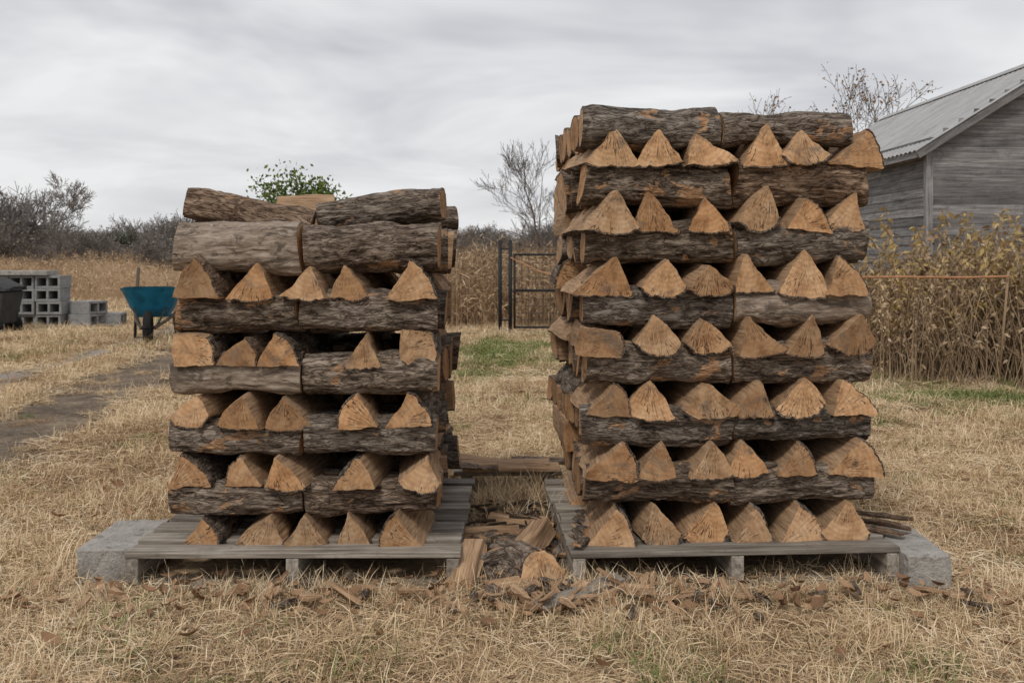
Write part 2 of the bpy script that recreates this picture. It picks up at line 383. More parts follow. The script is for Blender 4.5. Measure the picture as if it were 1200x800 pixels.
Rw=[(642,593,[(719,60,'r',1),(773,52,'b2',1),(830,58,'b2',1),(884,54,'r',1),(940,56,'r',1),(996,60,'b2',1.02)]),
    (560,518,[(719,58,'r',1),(772,50,'b',1),(832,56,'b',1),(881,50,'b',1),(938,56,'r',.95),(996,62,'r',1)]),
    (490,448,[(714,56,'r',1),(768,54,'b',1),(832,60,'b2',1),(885,54,'b',1.05),(940,54,'b2',1.05),(996,56,'r',1.05)]),
    (416,368,[(706,58,'sq',.7),(777,56,'b2',1),(833,54,'b2',.9),(890,60,'b',1),(943,50,'b',.95),(997,58,'b2',.9)]),
    (345,294,[(708,72,'b',.9),(777,54,'b2',.85),(833,54,'b2',.75),(884,52,'b',.95),(940,54,'b',1.0),(996,56,'r',.95)]),
    (270,220,[(714,62,'b',.95),(775,54,'b',.85),(834,54,'b',.8),(888,56,'b2',1.1),(942,52,'r',.75),(996,58,'b',1.0)]),
    (192,145,[(714,66,'b',1.0),(778,58,'b',.9),(838,60,'b',.8),(896,56,'b',1.0),(950,60,'b2',.88),(1003,66,'r',.95)])]
Rl=[(597,552,0,0),(525,484,0,0),(454,407,0,0),(386,337,0,1),(309,262,0,0),(241,188,0,0),(170,124,0,0)]
TH=math.radians(3.0); PX,PY=.2,3.36
def rx(x):
    k=(x-600)/F
    return (k*PY-PX)/(math.cos(TH)-k*math.sin(TH))
W=[];Ls=[]
for a,b,it in Rw: W.append((zz(a),zz(b),[(rx(x),w/SF*1.0,k,h) for x,w,k,h in it]))
for i,(a,b,s1,s2_) in enumerate(Rl):
    j=lambda s:(random.random()-.5)*s
    m=rx(862 if i<6 else 848)+j(.01); xr=rx(1027 if i<6 else 1006); xl=rx(684 if i<6 else 680)
    zb=zz(b); zbr=zb+(.018 if i==3 else (-.018 if i==6 else j(.01)))
    Ls.append((zz(a),zz(b),[(xl+j(.02),m,zz(a),zb,s1),(m,xr+j(.015),zz(a)+(.018 if i==3 else 0),zbr,s2_)]))
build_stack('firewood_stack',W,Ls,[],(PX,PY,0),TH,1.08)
# ------------------------------------------------------------------ pallets
def pallet(loc,rotz,w=1.1,d=1.1):
    mb=MB()
    for x in(.022,w/2,w-.022): mb.box((x,d/2,.018+.044),(.042,d-.004,.087))
    n=8; pw=.105
    for i in range(n):
        y=pw/2+(d-pw)*i/(n-1)
        mb.box((w/2+(random.random()-.5)*.014,y,.018+.088+.0105),(w+.014*random.random(),pw*(.88+.1*random.random()),.019),Matrix.Rotation((random.random()-.5)*.012,4,'Z')@Matrix.Rotation((random.random()-.5)*.004,4,'Y'))
    for y in(.055,d/2,d-.055): mb.box((w/2,y,.0085),(w,.11,.016))
    return mb.build('wooden_pallet',[PALLET],bevel=.003,loc=loc,rotz=rotz)
pallet((-1.273,3.27,.0),0); pallet((.2,3.27,.0),TH)
def solid_block(loc,size,rotz):
    import bmesh
    bm=bmesh.new(); bmesh.ops.create_cube(bm,size=1)
    for v in bm.verts: v.co=Vector((v.co.x*size[0],v.co.y*size[1],v.co.z*size[2]+size[2]/2))
    bmesh.ops.subdivide_edges(bm,edges=bm.edges[:],cuts=22,use_grid_fill=True)
    vs=np.array([v.co[:] for v in bm.verts]); s=np.array(size)/2; c=np.array([0,0,size[2]/2])
    q=(vs-c); near=(np.abs(q)>s-.004).sum(1)
    n=vn(vs*90); n2=vn(vs*22+5)
    for v,k,a,b in zip(bm.verts,near,n,n2):
        d=(Vector(v.co)-Vector(c)); v.co-=d.normalized()*((.004+.014*a*(b>.5)) if k>=2 else .002*a)
    mb=MB(); bm.faces.ensure_lookup_table()
    mb.add([v.co[:] for v in bm.verts],[[v.index for v in f.verts] for f in bm.faces],0,False,None,random.random())
    bm.free(); return mb.build('concrete_block',[CONC],loc=loc,rotz=rotz)
solid_block((-1.375,3.54,0),(.195,.39,.115),.03)
solid_block((1.375,3.47,.0),(.15,.40,.118),-.02)
# ------------------------------------------------------------------ loose wood between pallets
def loose(name,loc,rot,L,prof,K=56,S=44,sk=0,rnd=None):
    mb=MB(); cs,bu,fl,pi=prof
    add_log(mb,Matrix.Identity(4),L,cs,bu,fl,pi,K=K,S=S,skin=sk,rnd=rnd)
    o=mb.build(name,LM,sharp=50); o.location=loc; o.rotation_euler=rot; return o
def gp(x,y,z=0):
    Y=(H-z)*F/(y-300); return ((x-600)/F*Y,Y,z)
R=math.radians
SLAB=([(-.06,0),(0,.02),(.06,0),(.055,.012),(0,.034),(-.055,.012)],[0]*6,[0,0,1,1,1,1],(0,-.2))
BRD=([(-.045,0),(.05,0),(.04,.026),(-.03,.03)],[0]*4,[1,0,0,0],(0,-.2))
loose('split_log',(-.145,3.32,.065),(R(8),R(-24),R(82)),.22,BRD,rnd=.7)
p=gp(622,690,.0); loose('split_log',(p[0]-.02,p[1]+.09,.02),(R(-8),R(6),R(116)),.30,([(-.09,0),(.09,0),(.03,.10),(-.05,.085)],[.0,0.01,.012,.0],[0,1,1,0],(.0,-.01)),rnd=.7)
loose('split_log',(.07,3.50,.10),(R(25),R(-12),R(70)),.22,([(-.05,0),(.05,0),(0,.05)],[0,0,.0],[1,0,0],(0,0)),rnd=.68)
loose('split_log',(-.05,3.42,.06),(R(30),R(-10),R(30)),.20,([(-.04,0),(.05,0),(0,.05)],[0,0,.01],[0,0,1],(0,0)),rnd=.72)
loose('split_log',(-.09,3.72,.03),(R(10),R(5),R(30)),.24,([(-.05,0),(.05,0),(0,.07)],[0,0.01,.0],[0,1,0],(0,0)),rnd=.3)
loose('split_log',(.03,3.86,.03),(R(-10),R(5),R(-20)),.26,([(-.05,0),(.05,0),(0,.06)],[0,0.01,.0],[0,1,0],(0,0)),rnd=.5)
loose('split_log',(.0,3.20,.03),(R(5),R(3),R(25)),.16,([(-.03,0),(.03,0),(.01,.035)],[0]*3,[0,0,0],(0,0)),K=36,S=20,rnd=.7)
loose('split_log',(.36,3.17,.03),(R(5),R(-2),R(-12)),.16,([(-.028,0),(.03,0),(-.01,.03)],[0]*3,[0,0,0],(0,0)),K=36,S=20,rnd=.72)
for i,(a,b,c_,z_,l_) in enumerate([(-.05,3.56,150,.03,.32),(-.0,3.66,20,.05,.30),(.155,3.60,95,.02,.4),(-.1,3.62,70,.05,.2),(.1,3.75,120,.04,.24),(.0,3.95,5,.04,.2)]):
    loose('bark_slab',(a,b,z_),(R(random.uniform(-20,30)),R(random.uniform(-8,8)),R(c_)),l_,SLAB,K=40,S=30)
mb=MB(); mb.box((0,0,.10),(.5,.09,.02)); mb.box((0,.13,.10),(.5,.10,.02)); mb.box((-.19,.06,.045),(.05,.22,.09)); mb.box((.19,.06,.045),(.05,.22,.09))
mb.build('plank_platform',[PALLET],bevel=.003,loc=(-.02,4.62,0),rotz=.03)
loose('split_log',(-.03,4.58,.125),(R(5),0,R(4)),.40,([(-.05,0),(.05,0),(.03,.03),(-.04,.03)],[0]*4,[0,0,0,0],(0,-.1)),rnd=.7)
for a,b,c_,q in((-.12,4.70,-10,0),(.07,4.56,12,0),(-.18,4.55,5,1),(.14,4.68,-6,1)):
    loose('bark_slab',(a,b,.13),(R(random.uniform(-8,8)),R(3),R(c_)),.28,([(-.05,0),(0,.015),(.05,0),(.045,.01),(0,.028),(-.045,.01)],[0]*6,[0,0,q,0,q,q],(0,-.2)),K=30,S=20)
mb=MB(); mb.box((0,0,0),(.34,.055,.018)); o=mb.build('loose_board',[PALLET],bevel=.002); p=gp(680,708); o.location=(p[0],p[1]-.02,.045); o.rotation_euler=(R(10),R(-4),R(38))
for i in range(3):
    loose('bark_strip',(1.29+.03*i,3.52+.05*i,.128+.010*i),(R(random.uniform(-30,30)),R(random.uniform(-3,4)),R(random.uniform(-50,-30))),.20,([(-.022,0),(0,.006),(.022,0),(.02,.006),(0,.014),(-.02,.006)],[0]*6,[0,0,1,1,1,1],(0,-.2)),K=20,S=16,rnd=0.)
for i in range(5):
    loose('bark_slab',(.225+.01*i,3.34+.09*i,.135),(R(random.uniform(-10,10)),0,R(random.uniform(60,120))),.10,([(-.02,0),(0,.006),(.02,0),(.017,.006),(0,.014),(-.017,.006)],[0]*6,[0,0,1,1,1,1],(0,-.2)),K=16,S=8)
# ------------------------------------------------------------------ ground
def gh(x,y):
    x=np.asarray(x,float);y=np.asarray(y,float); z0=x*0
    n=vn(np.stack([x*.7,y*.7,z0],-1))*.6+vn(np.stack([x*2.3,y*2.3,z0+9],-1))*.4
    d=np.maximum(np.abs(x)-1.6,0)**2+np.maximum(np.abs(y-3.9)-.9,0)**2
    w=np.clip(d/.6,0,1)*np.clip((60-y)/40,0,1)
    return -.004+(n-.55)*.09*w
def ground():
    fx=np.concatenate([[-700,-300,-120,-60,-35,-22,-16],np.arange(-12,12.01,.15),[16,22,35,60,120,300,700]])
    fy=np.concatenate([[-60,-20,-8,-3],np.arange(0,24,.15),[25,27,30,35,42,50,60,80,120,200,400,900]])
    X,Y=np.meshgrid(fx,fy); Z=gh(X,Y); nx=len(fx); ny=len(fy)
    V=np.stack([X,Y,Z],-1).reshape(-1,3); f=[(j*nx+i,j*nx+i+1,(j+1)*nx+i+1,(j+1)*nx+i) for j in range(ny-1) for i in range(nx-1)]
    N=NT('field_soil'); geo=N.n.new('ShaderNodeNewGeometry').outputs['Position']
    a=N.noise(geo,1.1,4,.65,.4); b=N.noise(geo,26,5,.75,.5); c3=N.noise(geo,.14,3,.6)
    c=N.ramp(b,[(.30,(.14,.095,.055)),(.5,(.36,.255,.155)),(.68,(.58,.44,.285))])
    c=N.mix(N.ramp(a,[(.35,0.),(.7,.55)]),c,(.54,.41,.265))
    c=N.mix(N.ramp(c3,[(.54,0.),(.72,.35)]),c,(.22,.24,.10))
    N.bump(b,.8,.02); m=N.fin(c,.95)
    mb=MB(); mb.add(V,f,0,True); return mb.build('ground',[m])
ground()
def rut(name,pts,width,cols,wob=.35):
    pts=np.array(pts,float); t=np.linspace(0,1,240); s=np.linspace(0,1,len(pts))
    cx=np.interp(t,s,pts[:,0]); cy=np.interp(t,s,pts[:,1]); m=9
    V=[]
    for k,(x,y) in enumerate(zip(cx,cy)):
        wl=width*(.5+wob*(vn(np.array([y*1.3,0,3.3]))-.5)+.4*(vn(np.array([y*6,0,7.3]))-.5)); wr=width*(.5+wob*(vn(np.array([y*1.3,5,1.3]))-.5)+.4*(vn(np.array([y*6,2,7.3]))-.5))
        u=np.linspace(-wl,wr,m); xs=x+u; V.append(np.stack([xs,np.full(m,y),gh(xs,np.full(m,y))+.008],1))
    V=np.concatenate(V); f=[(k*m+i,k*m+i+1,(k+1)*m+i+1,(k+1)*m+i) for k in range(239) for i in range(m-1)]
    N=NT(name+'_soil'); geo=N.n.new('ShaderNodeNewGeometry').outputs['Position']
    a=N.noise(geo,2.2,5,.7); b=N.noise(geo,32,5,.75); c=N.ramp(N.math('ADD',N.math('MULTIPLY',a,.5),N.math('MULTIPLY',b,.5)),[(.38,cols[0]),(.50,cols[1]),(.62,cols[2])]); N.bump(b,1.,.04)
    mb=MB(); mb.add(V,f,0,True); return mb.build(name,[N.fin(c,.95)])
R1=[(-2.6,1),(-3.1,6),(-3.4,9),(-4.0,16),(-5.2,24)]; R2=[(-4.3,1),(-4.5,7),(-4.55,10),(-5.2,16),(-6.4,24)]
rut('dirt_track',R1,1.05,((.11,.08,.058),(.22,.17,.125),(.42,.32,.22))); rut('dirt_track',R2,.42,((.26,.22,.18),(.40,.35,.30),(.50,.45,.39)))
# ------------------------------------------------------------------ scatter
def scatter(name,sources,pos,rot,scl,idx):
    col=bpy.data.collections.new(name+'_parts')
    for o in sources: col.objects.link(o)
    me=bpy.data.meshes.new(name); me.from_pydata(np.asarray(pos).tolist(),[],[])
    a=me.attributes.new('rot','FLOAT_VECTOR','POINT'); a.data.foreach_set('vector',np.asarray(rot,dtype=np.float32).ravel())
    a=me.attributes.new('scl','FLOAT_VECTOR','POINT'); a.data.foreach_set('vector',np.asarray(scl,dtype=np.float32).ravel())
    a=me.attributes.new('idx','INT','POINT'); a.data.foreach_set('value',np.asarray(idx,dtype=np.int32))
    ob=bpy.data.objects.new(name,me); scene.collection.objects.link(ob)
    ng=bpy.data.node_groups.new(name+'_scatter','GeometryNodeTree')
    ng.interface.new_socket('Geometry',in_out='INPUT',socket_type='NodeSocketGeometry'); ng.interface.new_socket('Geometry',in_out='OUTPUT',socket_type='NodeSocketGeometry')
    n=ng.nodes; gi=n.new('NodeGroupInput'); go=n.new('NodeGroupOutput'); ci=n.new('GeometryNodeCollectionInfo'); ci.inputs['Collection'].default_value=col
    ci.inputs['Separate Children'].default_value=True; ci.inputs['Reset Children'].default_value=True
    ip=n.new('GeometryNodeInstanceOnPoints'); ip.inputs['Pick Instance'].default_value=True
    def na(nm,t): q=n.new('GeometryNodeInputNamedAttribute'); q.data_type=t; q.inputs['Name'].default_value=nm; return [o for o in q.outputs if o.enabled and o.name=='Attribute'][0]
    L=ng.links.new
    L(gi.outputs[0],ip.inputs['Points']); L(ci.outputs[0],ip.inputs['Instance']); L(na('idx','INT'),ip.inputs['Instance Index']); L(na('rot','FLOAT_VECTOR'),ip.inputs['Rotation']); L(na('scl','FLOAT_VECTOR'),ip.inputs['Scale']); L(ip.outputs[0],go.inputs[0])
    md=ob.modifiers.new('scatter','NODES'); md.node_group=ng; print(name,len(pos)); return ob
def blades(mb,n,rad,len0,len1,wid,lean,mi=0,flat=0.,segs=3,droop=1.):
    for _ in range(n):
        a=rng.random()*6.283; r=rad*math.sqrt(rng.random()); b=np.array([r*math.cos(a),r*math.sin(a),0])
        az=rng.random()*6.283; L=len0+(len1-len0)*rng.random(); el=lean[0]+(lean[1]-lean[0])*rng.random()
        if rng.random()<flat: el=1.35+.2*rng.random(); b[2]=rng.random()*.02+.004
        d=np.array([math.cos(az),math.sin(az)]); sd=np.array([-d[1],d[0],0])
        pts=[b]; p=b.copy(); e=el
        for k in range(segs):
            st=L/segs; p=p+np.array([d[0]*math.sin(e)*st,d[1]*math.sin(e)*st,math.cos(e)*st])
            p[2]=max(p[2],.003); pts.append(p.copy()); e=min(e+droop*(.15+.5*rng.random()),2.2)
        w=wid*(.6+.8*rng.random()); V=[];tw=(rng.random()-.5)*1.5
        for k,q in enumerate(pts[:-1]):
            ww=w*(1-.55*k/segs)/2; s_=sd*math.cos(tw)+np.array([0,0,math.sin(tw)]); V+= [q-s_*ww,q+s_*ww]
        V.append(pts[-1]); f=[(2*k,2*k+1,2*k+3,2*k+2) for k in range(segs-1)]+[(2*segs-2,2*segs-1,2*segs)]
        hh=np.concatenate([np.repeat(np.linspace(0,1,segs+1)[:-1],2),[1]]); mb.add(V,f,mi,False,None,rng.random(),np.clip(hh*1.6+.1,0,1))
def src(name,fn,mats):
    mb=MB(); fn(mb); return mb.build(name,mats,link=False)
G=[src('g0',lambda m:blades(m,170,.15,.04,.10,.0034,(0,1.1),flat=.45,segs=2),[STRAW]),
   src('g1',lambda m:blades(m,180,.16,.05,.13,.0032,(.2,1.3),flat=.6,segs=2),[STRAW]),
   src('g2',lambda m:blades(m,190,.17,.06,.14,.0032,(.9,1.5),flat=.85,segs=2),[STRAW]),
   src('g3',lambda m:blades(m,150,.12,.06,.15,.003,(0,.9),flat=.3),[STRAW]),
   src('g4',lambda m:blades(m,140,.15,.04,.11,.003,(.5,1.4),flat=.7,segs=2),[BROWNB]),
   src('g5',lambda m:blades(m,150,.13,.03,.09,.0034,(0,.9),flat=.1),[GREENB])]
def inpal(x,y):
    c,s=math.cos(TH),math.sin(TH)
    a=(x>-1.26)&(x<-.19)&(y>3.34)&(y<4.36); u=(x-.2)*c+(y-3.27)*s; v=-(x-.2)*s+(y-3.27)*c
    b=(u>.02)&(u<1.08)&(v>.07)&(v<1.08); bl=((abs(x+1.375)<.12)|(abs(x-1.375)<.10))&(y>3.26)&(y<3.75)
    return a|b|bl
def rutw(x,y):
    c1=np.interp(y,[q[1] for q in R1],[q[0] for q in R1]); c2=np.interp(y,[q[1] for q in R2],[q[0] for q in R2])
    return (np.abs(x-c1)<.42)|(np.abs(x-c2)<.2)
def green(x,y):
    n=vn(np.stack([x*.9,y*.9,x*0+4],-1))
    g=np.exp(-((x-.05)/.9)**2-((y-11)/2.2)**2)*.9
    g+=np.exp(-((x-4.2)/1.8)**2-((y-7.6)/.75)**2)*1.0
    g+=np.exp(-((x-1.0)/.9)**2-((y-2.65)/.3)**2)*.08+np.exp(-((x+.6)/.5)**2-((y-2.7)/.2)**2)*.08+.02
    g+=np.clip((n-.72)*2,0,.25)*(y>5)
    return g
P=[];Rr=[];Sc=[];Ix=[]
def zone(y0,y1,dens,k0,k1,pad=.9):
    A=(y1-y0)*2*(.55*(y0+y1)/2+pad); n=int(A*dens)
    y=y0+(y1-y0)*rng.random(n*2); wmax=.55*y1+pad; x=(rng.random(n*2)*2-1)*wmax; ok=np.abs(x)<.55*y+pad; x=x[ok][:n]; y=y[ok][:n]
    keep=~inpal(x,y); keep&=~(rutw(x,y)&(rng.random(len(x))<.90)); keep&=~((x>6.4)&(y>15.8)); x=x[keep];y=y[keep]; n=len(x)
    z=gh(x,y); g=green(x,y); isg=rng.random(n)<g; br=vn(np.stack([x*1.7,y*1.7,x*0+20],-1))
    idx=rng.choice([0,1,2,3],n,p=[.3,.28,.30,.12]); idx=np.where((rng.random(n)<.08+np.clip((br-.6)*2,0,.45)),4,idx); idx=np.where(isg,5,idx)
    s=(k0+(k1-k0)*(y-y0)/(y1-y0))*(.75+.5*rng.random(n)); hs=np.minimum(s,1.5)*(.7+.55*vn(np.stack([x*2.5,y*2.5,x*0+2],-1)))
    s=np.where(rutw(x,y),s*.5,s)
    P.append(np.stack([x,y,z],1)); Rr.append(np.stack([(rng.random(n)-.5)*.2,(rng.random(n)-.5)*.2,rng.random(n)*6.283],1)); Sc.append(np.stack([s,s,hs],1)); Ix.append(idx)
zone(1.9,4.8,125,.85,.9); zone(4.8,8,65,.95,1.2); zone(8,14,26,1.2,1.9); zone(14,26,8,2.0,3.2); zone(26,42,2,3.2,5)
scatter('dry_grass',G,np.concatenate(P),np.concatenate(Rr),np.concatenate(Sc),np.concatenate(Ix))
T=[src('t0',lambda m:blades(m,60,.05,.08,.2,.0032,(0,.7)),[STRAW]),src('t1',lambda m:blades(m,70,.07,.08,.24,.003,(.1,1.1),flat=.3),[STRAW])]
n=240; x=np.concatenate([rng.uniform(-1.5,1.6,90),rng.uniform(-.14,.14,40),rng.uniform(-2.5,2.5,n-130)]); y=np.concatenate([rng.uniform(3.1,3.24,90),rng.uniform(3.9,4.5,40),rng.uniform(2.3,3.2,n-130)])
s=rng.uniform(.3,.65,n); s[90:130]=rng.uniform(.6,1.1,40)
scatter('grass_tufts',T,np.stack([x,y,gh(x,y)],1),np.stack([x*0,x*0,rng.random(n)*6],1),np.stack([s,s,s],1),rng.integers(0,2,n))
def leaf(mb,L=.06,W=.035,mi=0,curl=.5):
    u=np.linspace(0,1,6); V=[];hh=[]
    for a in u:
        w=W*math.sin(math.pi*min(1,a*.93+.05))*(.75+.5*rng.random()); zc=curl*L*(a-.5)**2
        for s_ in(-1,0,1): V.append([(a-.5)*L,s_*w/2,zc+abs(s_)*w*.35*curl]); hh.append(1)
    f=[(k*3+j,(k+1)*3+j,(k+1)*3+j+1,k*3+j+1) for k in range(5) for j in range(2)]; mb.add(V,f,mi,False,None,rng.random(),hh)
LF=[src('l%d'%i,lambda m,i=i:leaf(m,.045+.012*i,.026+.01*(i%2),curl=.5+.6*i/4),[BLEAF]) for i in range(4)]
n=520; x=np.concatenate([rng.uniform(-1.6,1.7,260),rng.normal(.05,.15,90),rng.uniform(-3,3,170)]); y=np.concatenate([rng.normal(3.12,.10,260),rng.uniform(3.2,4.3,90),rng.uniform(2.3,5,170)])
ok=~inpal(x,y); x=x[ok];y=y[ok];n=len(x); s=rng.uniform(.5,1.1,n)
scatter('fallen_leaves',LF,np.stack([x,y,gh(x,y)+rng.uniform(.025,.055,n)],1),np.stack([rng.normal(0,.3,n),rng.normal(0,.3,n),rng.random(n)*6],1),np.stack([s,s,s],1),rng.integers(0,4,n))
def chip(m,L,w,t,mi=0):
    pts=[(-.5,-.35),(-.2,-.5),(.45,-.4),(.5,.2),(.1,.5),(-.45,.35)]
    k=6; j=rng.normal(0,.07,(k,2)); V=[[ (a+j[i,0])*L,(b+j[i,1])*w,-t/2] for i,(a,b) in enumerate(pts)]+[[ (a+j[i,0])*L*.93,(b+j[i,1])*w*.9,t/2+.004*a] for i,(a,b) in enumerate(pts)]
    f=[tuple(range(6))[::-1],tuple(range(6,12))]+[(i,(i+1)%6,6+(i+1)%6,6+i) for i in range(6)]
    m.add(V,f,mi,False,None,rng.random())
CH=[src('c0',lambda m:chip(m,.08,.02,.006),[SPLIT]),src('c1',lambda m:chip(m,.04,.025,.007),[SPLIT]),src('c2',lambda m:chip(m,.09,.03,.010),[BARK]),src('c3',lambda m:chip(m,.06,.03,.008),[SPLIT]),src('c4',lambda m:chip(m,.14,.025,.010),[SPLIT])]
n=360; x=np.concatenate([rng.normal(.20,.26,150),rng.normal(.02,.10,150),rng.uniform(-1.4,1.5,60)]); y=np.concatenate([rng.normal(3.17,.08,150),rng.uniform(3.2,4.4,150),rng.normal(3.12,.08,60)])
ok=~inpal(x,y); x=x[ok];y=y[ok];n=len(x); s=rng.uniform(.5,1.3,n)
scatter('wood_chips',CH,np.stack([x,y,gh(x,y)+rng.uniform(.025,.06,n)],1),np.stack([rng.normal(0,.25,n),rng.normal(0,.25,n),rng.random(n)*6],1),np.stack([s,s,s],1),rng.integers(0,5,n))
mb=MB()
for i in range(45):
    c=np.array([rng.normal(0,.07),rng.uniform(3.4,4.2),.03+rng.random()*.06]); a=rng.random()*3.14; L=rng.uniform(.08,.22); d=np.array([math.cos(a),math.sin(a),rng.normal(0,.15)])*L/2
    mb.tube([c-d,c+rng.normal(0,.008,3),c+d],rng.uniform(.003,.008),5)
mb.build('stick_pile',[BARK])
# ------------------------------------------------------------------ tall weeds field
def weedclump(m,n,h,mi=0,rad=.45,w=.006,ns=9):
    for _ in range(n):
        a=rng.random()*6.283; r=rad*math.sqrt(rng.random()); b=np.array([r*math.cos(a),r*math.sin(a),0]); L=h*(.45+.6*rng.random()); az=rng.random()*6.283; ln=rng.random()*.6
        fn=lambda t:b+np.array([math.cos(az)*ln*(t**1.6)*L,math.sin(az)*ln*(t**1.6)*L,L*t*(1-.15*ln)])
        m.tube([fn(t) for t in (0,.5,1)],[w*.5,w*.4,w*.2],3,mi,rng.random(),smooth=False)
        for q in range(ns):
            t=.2+.8*rng.random(); p=fn(t)+rng.normal(0,.02,3); d=rng.normal(0,.7,3)+np.array([0,0,.6]); d/=np.linalg.norm(d); e=rng.normal(0,1,3); ll=.09*h*(.4+rng.random())
            m.add([p,p+d*ll*.5+e*.004*h,p+d*ll,p+d*ll*.5-e*.004*h],[(0,1,2,3)],mi,False,None,rng.random(),[1]*4)
WC=[src('w0',lambda m:weedclump(m,60,1.0),[PALEW]),src('w1',lambda m:weedclump(m,55,1.15),[WEED]),src('w2',lambda m:weedclump(m,60,.75),[PALEW])]
def field(n,x0,x1,y0,y1,h0,h1,p):
    x=rng.uniform(x0,x1,n); y=rng.uniform(y0,y1,n); s=rng.uniform(h0,h1,n)*(.65+.7*vn(np.stack([x*.25,y*.4,x*0],-1))); return x,y,s,rng.choice([0,1,2],n,p=p)
A=[field(950,-32,-2.5,23.5,42,.70,.95,[.6,.08,.32]),field(260,-5,2.2,15.2,24,.72,1.1,[.3,.5,.2]),field(560,-4,26,25,45,.9,1.2,[.45,.35,.2]),field(600,-75,60,45,80,.9,1.3,[.5,.3,.2]),field(40,2.2,6,11,16,.5,.9,[.4,.4,.2])]
x=np.concatenate([a[0] for a in A]);y=np.concatenate([a[1] for a in A]);s=np.concatenate([a[2] for a in A]);ix=np.concatenate([a[3] for a in A])
ok=~((x>6.2)&(x<12.2)&(y>15.5)&(y<25)); x=x[ok];y=y[ok];s=s[ok];ix=ix[ok]; n=len(x)
scatter('tall_dry_weeds',WC,np.stack([x,y,x*0-.02],1),np.stack([x*0,x*0,rng.random(n)*6],1),np.stack([s*1.5,s*1.5,s],1),ix)
# ------------------------------------------------------------------ trees
def grow(m,p,d,L,r,lv,maxlv,leafcb,up=.15,spread=.7,rmin=.004,kids=(3,5)):
    n=4; pts=[p]; q=p.copy(); dd=d/np.linalg.norm(d)
    for k in range(n):
        dd=dd+rng.normal(0,.14,3)+np.array([0,0,up*.25]); dd/=np.linalg.norm(dd); q=q+dd*L/n; pts.append(q.copy())
    r1=max(r*.55,rmin); m.tube(pts,np.linspace(max(r,rmin),r1,n+1),6 if lv<2 else (4 if lv<3 else 3),0,smooth=lv<3)
    if lv>=maxlv:
        if leafcb: leafcb(m,pts)
        return
    K=rng.integers(kids[0],kids[1]+1)
    for i in range(K):
        t=.35+.65*(i+rng.random())/K if lv>0 else .3+.7*(i+rng.random())/K
        t=min(t,.999)*n; a=int(t); w=t-a; b=pts[a]*(1-w)+pts[a+1]*w
        s_=rng.normal(0,1,3); s_-=s_.dot(dd)*dd; s_/=np.linalg.norm(s_); nd=dd*(1-spread*.35)+s_*spread*(.6+.6*rng.random())+np.array([0,0,up])
        grow(m,b,nd,L*(.52+.25*rng.random()),r1*(.55+.2*rng.random())*(1.1-.25*w),lv+1,maxlv,leafcb,up,spread,rmin,kids)
    grow(m,pts[-1],dd,L*.62,r1,lv+1,maxlv,leafcb,up,spread,rmin,kids)
def leafer(n,size,mi=1,rad=.12):
    def cb(m,pts):
        for _ in range(rng.poisson(n)):
            c=pts[rng.integers(1,len(pts))]+rng.normal(0,rad,3); a=rng.normal(0,1,3);a/=np.linalg.norm(a); b=np.cross(a,rng.normal(0,1,3)); b/=np.linalg.norm(b); s_=size*(.6+.8*rng.random())
            m.add([c,c+a*s_*.5+b*s_*.28,c+a*s_,c+a*s_*.5-b*s_*.28],[(0,1,2,3)],mi,False,None,rng.random(),[1]*4)
    return cb
def tree(name,x,y,h,mats,lv=4,leaf_=None,r=.07,link=True,spread=.7,up=.15,rmin=.004,kids=(3,5),stems=1):
    m=MB()
    for s_ in range(stems):
        grow(m,np.array([rng.normal(0,.1)*(stems>1),rng.normal(0,.1)*(stems>1),-.05]),np.array([rng.normal(0,.15+.15*(stems>1)),rng.normal(0,.15),1.]),h*.42,r,0,lv,leaf_,up,spread,rmin,kids)
    V=np.concatenate(m.V); zt=np.percentile(V[:,2],99.7); k=h/zt
    top=V[V[:,2]>zt*.85]; cx=top[:,0].mean()*k
    m.V=[V*np.array([k,k,k])]
    return m.build(name,mats,link=link,loc=(x-cx if link else x,y,0))
def at(px,Y): return (px-600)/F*Y
tree('bare_tree',at(612,24),24,1.1+132/F*24,[TWIG,BLEAF],5,leafer(.05,.05,1,.05),.05,spread=.6,rmin=.0038,kids=(2,4),up=.2)
tree('bare_tree',at(70,58),58,1.1+96/F*58,[HAZE,HAZEL],5,None,.10,spread=.85,rmin=.013,kids=(3,4))
tree('leafy_tree',at(352,26),26,1.1+98/F*26,[TWIG,GLEAF],4,leafer(14,.10,1,.14),.05,rmin=.006,spread=.9,up=.12,kids=(3,4))
tree('sparse_tree',at(912,27),27,1.1+194/F*27,[TWIG,BLEAF],4,leafer(3.0,.085,1,.08),.07,rmin=.006,spread=.7,kids=(3,4))
tree('sparse_tree',at(1018,29),29,1.1+214/F*29,[TWIG,BLEAF],4,leafer(3.0,.09,1,.08),.07,rmin=.007,spread=.75,kids=(3,4))
tree('bare_tree',at(545,30),30,1.1+34/F*30,[TWIG,BLEAF],4,leafer(.3,.08),.04,rmin=.006,stems=2,kids=(2,4))
TS=[tree('ta',0,0,6,[HAZE,HAZEL],4,leafer(.3,.2,1,.2),.08,False,rmin=.016,stems=2,kids=(3,4)),tree('tb',0,0,5,[HAZE,HAZEL],4,leafer(.6,.2,1,.25),.08,False,spread=.9,rmin=.016,stems=3,kids=(3,4)),tree('tc',0,0,5.5,[HAZE,HAZEG],3,leafer(14,.24,1,.3),.09,False,rmin=.016,stems=2),tree('td',0,0,3,[HAZE,HAZEL],3,leafer(7,.2,1,.28),.05,False,spread=1.,rmin=.014,stems=4)]
n=560; x=rng.uniform(-95,75,n); y=rng.uniform(85,125,n); s=rng.uniform(.45,.85,n); ix=rng.choice([0,1,2,3],n,p=[.30,.28,.07,.35])
